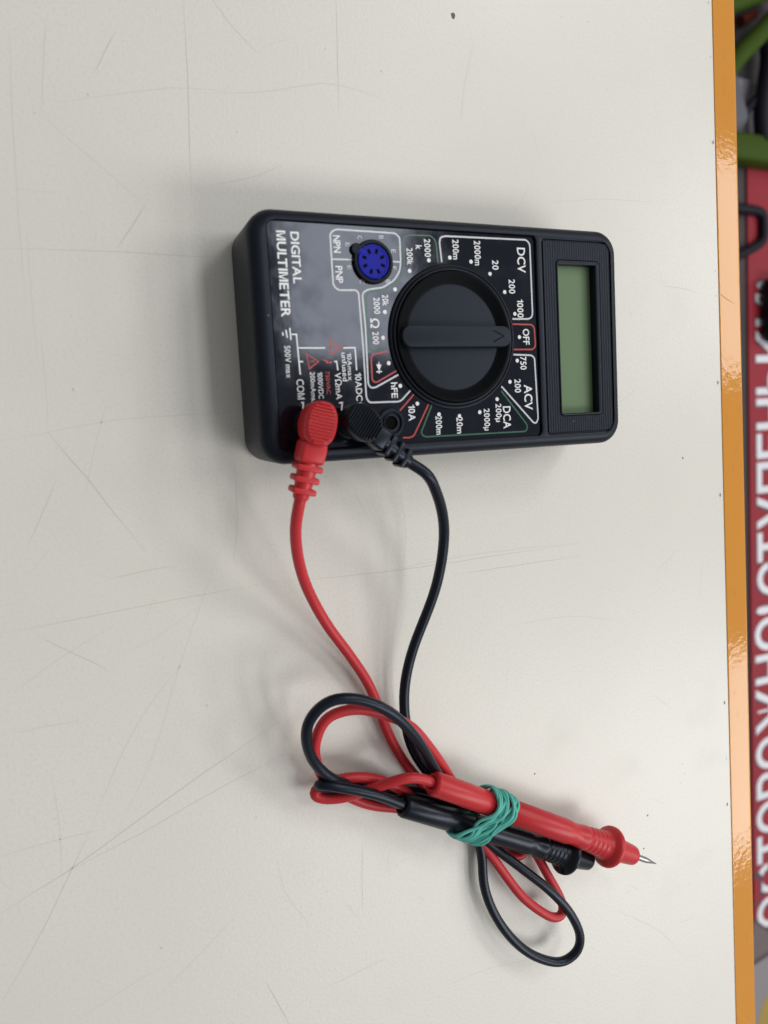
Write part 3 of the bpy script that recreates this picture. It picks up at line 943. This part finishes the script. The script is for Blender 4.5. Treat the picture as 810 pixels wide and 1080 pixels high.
CR = 1.72
rp = [(2.35,-84.38,25.50), (3.90,-92.78,20.00), (7.36,-102.50,14.00), (11.56,-111.05,10.00), (17.10,-120.59,7.00), (24.09,-130.84,5.00), (30.88,-142.47,4.00), (35.19,-154.81,3.50), (37.72,-162.01,3.20), (41.94,-170.67,3.00), (46.62,-177.81,3.00), (52.45,-186.04,3.00), (61.75,-194.84,2.50), (73.36,-202.24,2.20), (85.30,-208.66,2.20), (91.56,-214.27,2.50), (95.32,-220.91,4.00), (97.43,-226.36,5.50), (101.17,-234.55,7.00), (103.21,-241.02,8.00), (102.51,-243.54,8.50), (98.82,-243.49,8.50), (92.53,-238.80,8.00), (85.18,-231.17,7.00), (80.42,-223.70,6.00), (75.01,-214.68,5.00), (70.39,-207.43,4.00), (66.72,-201.38,3.40), (63.25,-190.91,3.60), (60.51,-183.77,5.00), (55.22,-175.38,8.50), (47.48,-164.25,12.50), (39.65,-154.68,15.50), (29.08,-148.02,17.00), (20.53,-144.82,17.00), (11.08,-146.19,16.00), (7.55,-154.39,14.00), (8.94,-162.06,10.50), (13.52,-171.42,6.00), (21.80,-179.07,4.00), (30.15,-184.37,3.00), (39.87,-187.84,3.00), (50.46,-192.98,2.50), (65.43,-204.51,2.00), (77.03,-212.34,2.00), (84.16,-218.35,2.00), (88.29,-219.52,2.00), (91.61,-217.76,2.20), (86.69,-211.97,3.00), (71.89,-202.97,4.50), (57.40,-192.91,3.60), (46.42,-185.17,4.00), (38.56,-179.25,6.00), (33.19,-175.06,7.50), (29.64,-173.04,8.00), (24.33,-171.14,8.00), (17.81,-170.31,7.80), (13.11,-170.85,7.20), (9.37,-172.02,6.60), (7.34,-173.26,6.20), (9.30,-175.32,6.20), (13.47,-176.42,7.00), (19.16,-176.46,8.40), (26.25,-175.15,10.00), (30.63,-173.46,12.50), (37.00,-171.47,15.80), (42.21,-172.78,15.60), (46.49,-175.41,15.20), (49.00,-177.07,15.00)]
path = catmull([rx - rd * 1.0, rx + rd * 1.2] + rp, 1.0)
path = smooth_path(path, 10)
bm = bmesh.new()
tube(bm, path, CR, 16)
build('cable', bm, M['red_rubber'], red, RORG)
bp_ = [(42.58,-72.81,30.00), (46.54,-78.05,27.50), (50.40,-84.99,24.00), (53.05,-92.75,20.00), (53.37,-101.67,17.00), (52.01,-111.89,14.00), (48.96,-121.37,11.50), (45.64,-130.19,9.50), (43.47,-138.22,8.00), (42.31,-145.71,7.00), (42.45,-154.85,6.00), (44.25,-165.30,5.50), (48.71,-174.17,5.00), (53.08,-180.12,4.50), (59.30,-188.71,4.00), (64.67,-196.35,4.00), (68.25,-202.94,4.00), (70.34,-208.48,4.00), (71.06,-214.05,4.00), (70.91,-223.10,4.50), (73.32,-232.97,5.00), (80.22,-245.96,6.00), (89.96,-256.24,7.00), (101.94,-262.00,8.00), (108.13,-259.11,9.00), (109.18,-253.64,9.50), (104.25,-241.98,10.00), (95.60,-230.62,9.50), (86.97,-221.88,8.00), (76.06,-211.15,5.50), (69.66,-204.37,4.80), (64.30,-196.70,4.60), (58.03,-186.00,6.50), (50.11,-173.55,12.00), (39.39,-156.74,18.50), (29.20,-145.61,22.00), (18.35,-139.38,23.00), (9.78,-138.89,22.00), (4.27,-144.15,20.00), (3.77,-151.18,17.50), (7.16,-160.37,14.00), (13.09,-167.57,11.60), (19.35,-172.12,8.60), (25.74,-175.81,5.60), (32.21,-178.76,4.60), (40.99,-181.48,4.40), (48.57,-184.20,4.20), (59.23,-192.25,3.80), (70.61,-202.41,3.40), (75.02,-206.90,2.40), (71.29,-206.08,2.00), (58.12,-196.22,2.00), (43.60,-186.57,2.20), (30.85,-180.52,3.50), (19.06,-175.52,5.50), (11.66,-172.00,7.40), (8.48,-169.27,10.00), (9.00,-168.22,11.80), (12.60,-169.39,13.00), (21.55,-172.93,13.50), (30.42,-177.78,12.40), (36.67,-182.18,11.00), (39.57,-183.90,10.60)]
path = catmull([bx - bd * 1.0, bx + bd * 1.2] + bp_, 1.0)
path = smooth_path(path, 10)
bm = bmesh.new()
tube(bm, path, CR, 16)
build('cable', bm, M['black_rubber'], blk, BORG)

def probe(lead, org, A, B, m_, tip):
    A, B = Vector(A), Vector(B)
    L = (B - A).length
    k = L / 92.0
    pr = [(0.4, 1.9), (0.0, 2.3), (0.0, 3.3), (0.35, 3.85), (1.2, 4.1), (30 * k, 4.15), (30.15 * k, 4.02), (30.5 * k, 4.02), (30.65 * k, 4.2), (57 * k, 4.35), (58.5 * k, 4.3), (60 * k, 4.0), (61.5 * k, 3.9),
          (63.5 * k, 4.05), (65.5 * k, 4.4), (66.8 * k, 4.45)]
    z0 = 66.8
    for q in range(5):                                     # grip rings
        r = 4.35 + 0.17 * q
        pr += [((z0 + 0.25) * k, r - 0.16), ((z0 + 0.65) * k, r - 0.16), ((z0 + 0.95) * k, r + 0.05), ((z0 + 1.9) * k, r + 0.12)]
        z0 += 2.0
    pr += [((z0 + 0.3) * k, 5.6), ((z0 + 0.9) * k, 6.9), ((z0 + 1.6) * k, 7.5), ((z0 + 2.6) * k, 7.55), ((z0 + 3.2) * k, 7.2), ((z0 + 3.5) * k, 6.2), ((z0 + 3.8) * k, 4.75), ((z0 + 4.6) * k, 4.55),
           (90.2 * k, 3.75), (91.2 * k, 3.55), (91.8 * k, 3.1), (92 * k, 2.4)]
    pr += [(92 * k, 0.0)] if not tip else [(92 * k, 1.1), (91.5 * k, 1.0)]
    bm = bmesh.new()
    spin(bm, A, B, pr, 40)
    h = build('probe_handle', bm, m_, lead, org, angle=50)
    if tip:
        bm = bmesh.new()
        spin(bm, A, B, [(88 * k, 1.15), (97.5 * k, 1.15), (99.0 * k, 1.02), (104.0 * k, 0.12), (104.1 * k, 0)], 20)
        build('needle_tip', bm, M['steel'], h, org)
    return h
RA, RB = [(46.76,-175.71,15.00), (132.76,-226.19,13.00)]
BA, BB = [(37.80,-183.05,10.00), (114.75,-224.93,9.00)]
probe(red, RORG, RA, RB, M['red'], True)
probe(blk, BORG, BA, BB, M['black'], False)

# ------------------------------------------------------------------ rubber band round both probes
A, B = Vector(RA), Vector(RB)
ax = (B - A).normalized()
Ab, Bb = Vector(BA), Vector(BB)
axb = (Bb - Ab).normalized()
def on_axis(P0, d, t):                                     # point of a line at axial station t (measured along the red handle)
    return P0 + d * ((t - (P0 - A).dot(ax)) / d.dot(ax))
T0 = 27.5
cr_, cb_ = on_axis(A, ax, T0), on_axis(Ab, axb, T0)
e1 = (cr_ - cb_).normalized()
e2 = ax.cross(e1).normalized()
D = (cr_ - cb_).length
RAD = 4.25
def hull(s):
    """Outline of the two round handles: s in 0..1 once round; returns position in the (e1, e2) plane and outward normal."""
    arc, lin = math.pi * RAD, D
    tot = 2 * arc + 2 * lin
    q = (s % 1) * tot
    if q < arc:
        a = -math.pi / 2 + q / RAD
        return (D + RAD * math.cos(a), RAD * math.sin(a)), (math.cos(a), math.sin(a))
    q -= arc
    if q < lin:
        return (D - q, RAD), (0, 1)
    q -= lin
    if q < arc:
        a = math.pi / 2 + q / RAD
        return (RAD * math.cos(a), RAD * math.sin(a)), (math.cos(a), math.sin(a))
    q -= arc
    return (q, -RAD), (0, -1)
rb = random.Random(21)
TURNS = 13
KN = 8
offs = []
base = [-5.4, -3.4, -1.8, -4.4, 0.4, 1.8, -0.8, 3.9, 2.6, -2.6, -4.8, 1.2, 3.2]
for t in range(TURNS):
    for k in range(KN):
        offs.append((base[t] + rb.uniform(-2.3, 2.3), 0.6 + rb.choice((0.0, 0.15, 0.5, 0.9, 1.1))))
pts = []
N_ = TURNS * 64
for i in range(N_):
    u = i / N_ * TURNS
    x = u * KN
    i0_, f = int(x), x - int(x)
    f = f * f * (3 - 2 * f)
    o0_, o1b = offs[i0_ % len(offs)], offs[(i0_ + 1) % len(offs)]
    ao = o0_[0] * (1 - f) + o1b[0] * f
    ro = o0_[1] * (1 - f) + o1b[1] * f
    (p1, p2), (n1, n2) = hull(u)
    skew = (p1 / D - 0.5) * 3.4                              # the turns lean towards the tips on the red side
    pts.append(cb_ + e1 * (p1 + n1 * ro) + e2 * (p2 + n2 * ro) + ax * (ao + skew))
for _ in range(5):
    pts = [(pts[i - 1] + pts[i] * 2 + pts[(i + 1) % N_]) / 4 for i in range(N_)]
bm = bmesh.new()
tube(bm, pts, 0.55, 10, closed=True)
band = build('rubber_band', bm, M['rubber_green'], None, (round(cb_.x, 1), round(cb_.y, 1), round(cb_.z, 1)))
tag(band, 'green rubber band wound many times around the red and black probe handles', 'rubber band')

# ------------------------------------------------------------------ what lies on the floor past the table edge (out of focus)
M['sign_red'] = mat('red_print', (0.255, 0.022, 0.034), 0.5, IOR=1.25)
vary(M['sign_red'], 4, (0.215, 0.020, 0.030), 0.4, 0.65)
M['sign_white'] = mat('white_print', (0.60, 0.60, 0.64), 0.4)
M['sign_dark'] = mat('dark_print', (0.060, 0.030, 0.045), 0.4)  # dark ink for letter outlines and picture lines
M['sign_grey'] = mat('grey_print', (0.20, 0.185, 0.195), 0.4)
M['sign_brown'] = mat('brown_grey_print', (0.115, 0.088, 0.088), 0.4)
M['sign_yellow'] = mat('yellow_print', (0.29, 0.20, 0.04), 0.4)
M['lime'] = mat('green_painted_tube', (0.036, 0.066, 0.006), 0.5, IOR=1.2)
M['grey_plastic'] = mat('grey_plastic', (0.095, 0.097, 0.118), 0.5, IOR=1.25)
M['grey_board'] = mat('grey_board', (0.18, 0.17, 0.19), 0.6)
M['dark_plastic'] = mat('dark_plastic', (0.008, 0.008, 0.014), 0.5, IOR=1.25)
M['rust_cloth'] = mat('rust_red_plastic', (0.10, 0.018, 0.008), 0.6, IOR=1.2)

SG = [(1083.4,365.3,-746.0), (1090.7,-331.7,-746.0), (1090.1,-1227.5,-746.0)]
sx_ = SG[0][0]
sy1, sy0 = SG[0][1], SG[2][1]
SORG = (sx_ + 140, (sy0 + sy1) / 2, -750)
sign = thing('caution_sign', 'red caution sign with white lettering, lying on the floor past the orange table edge', 'sign', SORG)
bm = bmesh.new()
rbox(bm, (sx_ + 140, (sy0 + sy1) / 2, -748), (1, 0, 0), (0, 1, 0), (0, 0, 1), 290, sy1 - sy0, 4, 1.0, seg=1)
build('board', bm, M['sign_red'], sign, SORG)
TXE = [(1119.7,-1006.4,-746.0), (1125.4,-401.0,-746.0), (1125.5,-382.1,-746.0), (1130.6,162.7,-746.0)]
TXL = [(1087.7,-687.1,-746.0), (1094.5,-103.0,-746.0)]
HT = 78.0
for nm_, m_, z_, gr, bd_ in (('lettering', 'sign_white', -745.6, 0, 0.022), ('lettering_outline', 'sign_dark', -745.8, 6, 0.045)):
    bm = bmesh.new()
    for w_, k0, k1, lx in (('\u041e\u0421\u0422\u041e\u0420\u041e\u0416\u041d\u041e!', 0, 1, 0), ('\u0421\u0422\u0423\u041f\u0415\u041d\u042c\u041a\u0418!', 2, 3, 1)):
        text(bm, w_, TXL[lx][0] + HT / 2, (TXE[k0][1] + TXE[k1][1]) / 2, abs(TXE[k1][1] - TXE[k0][1]) + gr, HT + gr, z_, rot=90, bold=bd_)
    build(nm_, bm, M[m_], sign, SORG, smooth=False)
PIC = [([p[:2] for p in q], m_, z) for q, m_, z in (
    ([(1073.1,-1006.1,-746.0), (1126.7,-1061.2,-746.0), (1124.7,-1279.7,-746.0), (1070.0,-1257.6,-746.0)], 2, -745.70),
    ([(1075.8,-979.4,-746.0), (1127.0,-1023.8,-746.0), (1126.7,-1051.8,-746.0), (1074.8,-1060.3,-746.0)], 1, -745.62),
    ([(1074.8,-1060.3,-746.0), (1126.7,-1051.8,-746.0), (1126.7,-1061.2,-746.0), (1074.7,-1069.5,-746.0)], 0, -745.58),
    ([(1075.9,-975.8,-746.0), (1127.0,-1020.0,-746.0), (1127.0,-1025.6,-746.0), (1075.8,-983.1,-746.0)], 0, -745.56),
    ([(1085.6,-1187.8,-746.0), (1095.8,-1157.7,-746.0), (1110.9,-1140.5,-746.0), (1133.5,-1141.1,-746.0), (1132.5,-1263.5,-746.0), (1084.9,-1244.6,-746.0)], 3, -745.54),
    ([(1079.3,-891.0,-746.0), (1089.0,-890.2,-746.0), (1101.0,-902.8,-746.0), (1098.1,-946.0,-746.0), (1090.7,-956.5,-746.0), (1078.5,-956.4,-746.0)], 0, -745.50),
    ([(1079.2,-900.1,-746.0), (1091.3,-903.6,-746.0), (1093.3,-940.8,-746.0), (1088.3,-950.3,-746.0), (1078.6,-949.1,-746.0)], 4, -745.46))]
bm = bmesh.new()
for p_, m_, z in PIC:
    poly(bm, p_, z, m_)
build('picture', bm, [M['sign_dark'], M['sign_brown'], M['sign_grey'], M['sign_yellow'], M['sign_red']], sign, SORG, smooth=False)

def rod(name, pts, r, m_, label, cat, group=None, n=20):
    P_ = smooth_path(catmull(pts, 12), 3)
    bm_ = bmesh.new()
    tube(bm_, P_, r, n)
    o_ = build(name, bm_, m_, None, tuple(pts[0]))
    return tag(o_, label, cat, group)
rod('green_tube', [(991.3,469.6,-710.0), (1014.1,495.3,-710.0), (1054.2,528.1,-710.0), (1090.7,560.9,-710.0), (1141.3,606.8,-710.0)], 15, M['lime'], 'green painted tube slanting above the grey plastic canister', 'tube', 'green tubes on the floor')
rod('green_tube', [(976.2,562.5,-704.0), (1012.7,578.2,-704.0), (1058.4,597.1,-704.0), (1122.8,623.8,-704.0)], 15, M['lime'], 'green painted tube at the top corner, only its edge in view', 'tube', 'green tubes on the floor')
# broad green rail at the head of the sign
G = [(996.1,388.9,-710.0), (1003.6,344.9,-710.0), (1128.9,408.7,-710.0), (1128.6,363.7,-710.0)]
bm = bmesh.new()
gx0, gx1 = G[0][0], G[2][0] + 60
rbox(bm, ((gx0 + gx1) / 2, (G[0][1] + G[1][1]) / 2, -730), (1, 0, 0), (0, 1, 0), (0, 0, 1), gx1 - gx0, abs(G[0][1] - G[1][1]), 40, 9, seg=3)
tag(build('green_rail', bm, M['lime'], None, ((gx0 + gx1) / 2, G[0][1], -750)), 'broad green rail on the floor at the head of the red sign', 'rail')
# grey canister (rounded body with a cap and carrying handle)
K = [(1002.8,431.9,-690.0)][0]
CORG = (K[0], K[1], -750)
can = thing('canister', 'grey rounded plastic canister on the floor between the green tubes', 'canister', CORG)
bm = bmesh.new()
ca_ = math.radians(24)
rbox(bm, (K[0] - 14, K[1] + 6, -722), (math.cos(ca_), math.sin(ca_), 0), (-math.sin(ca_), math.cos(ca_), 0), (0, 0, 1), 66, 118, 54, 22, seg=5)
spin(bm, (K[0] - 36, K[1] + 56, -722), (K[0] - 52, K[1] + 92, -722), [(0, 12), (26, 12), (28, 14), (44, 14), (46, 12), (46, 0)], 24)
build('body', bm, M['grey_plastic'], can, CORG)
# grey board under it and the dark handle lying across
Q = [(1043.9,474.3,-748.0), (1042.9,408.8,-748.0), (1122.7,493.3,-748.0), (1122.0,421.7,-748.0)]
bm = bmesh.new()
rbox(bm, ((Q[0][0] + Q[2][0]) / 2, (Q[0][1] + Q[1][1]) / 2, -747), (1, 0, 0), (0, 1, 0), (0, 0, 1), 150, 92, 6, 1.5, seg=1)
tag(build('grey_board', bm, M['grey_board'], None, (Q[0][0], Q[0][1], -750)), 'flat grey board on the floor under the grey canister', 'board')
rod('tool_handle', [(1043.9,416.5,-728.0), (1054.7,428.0,-728.0), (1080.8,450.2,-728.0), (1111.8,477.8,-728.0)], 8, M['dark_plastic'], 'slim black tool handle lying across the grey board', 'handle')
rod('black_hose', [(1088.0,379.7,-720.0), (1081.9,423.6,-720.0), (1093.3,475.2,-720.0), (1102.5,529.4,-720.0), (1089.8,556.7,-720.0)], 14, M['dark_plastic'], 'thick black hose curving past the grey board', 'hose')
rod('wire_handle', [(1086.9,351.7,-736.0), (1082.7,366.5,-736.0), (1093.8,376.6,-736.0), (1120.6,382.2,-736.0), (1152.2,382.2,-736.0)], 3.5, M['steel'], 'bent bright wire handle by the head of the red sign', 'wire')
rod('black_strap', [(1031.9,277.6,-740.0), (1064.3,277.4,-740.0), (1093.0,277.0,-740.0), (1105.2,274.7,-740.0), (1109.6,267.2,-740.0), (1109.5,250.1,-740.0), (1109.3,234.5,-740.0), (1104.7,225.0,-740.0), (1092.3,219.7,-740.0), (1065.6,207.7,-740.0), (1030.6,195.5,-740.0)], 8, M['dark_plastic'], 'black strap bent in a square loop over the red sign', 'strap')
rod('rust_rag', [(1059.8,573.0,-740.0), (1074.9,579.8,-740.0), (1090.1,588.0,-740.0)], 8, M['rust_cloth'], 'rust red scrap on the floor between the two slanting green tubes', 'scrap')
bm = bmesh.new()
V_ = [(1121.2,112.1,-720.0)][0]
rbox(bm, (V_[0] + 22, V_[1], -728), (1, 0, 0), (0, 1, 0), (0, 0, 1), 80, 110, 40, 16, seg=4)
tag(build('dark_pouch', bm, M['dark_plastic'], None, (V_[0] + 22, V_[1], -748)), 'dark rounded pouch lying over the last letters of the red sign', 'pouch')
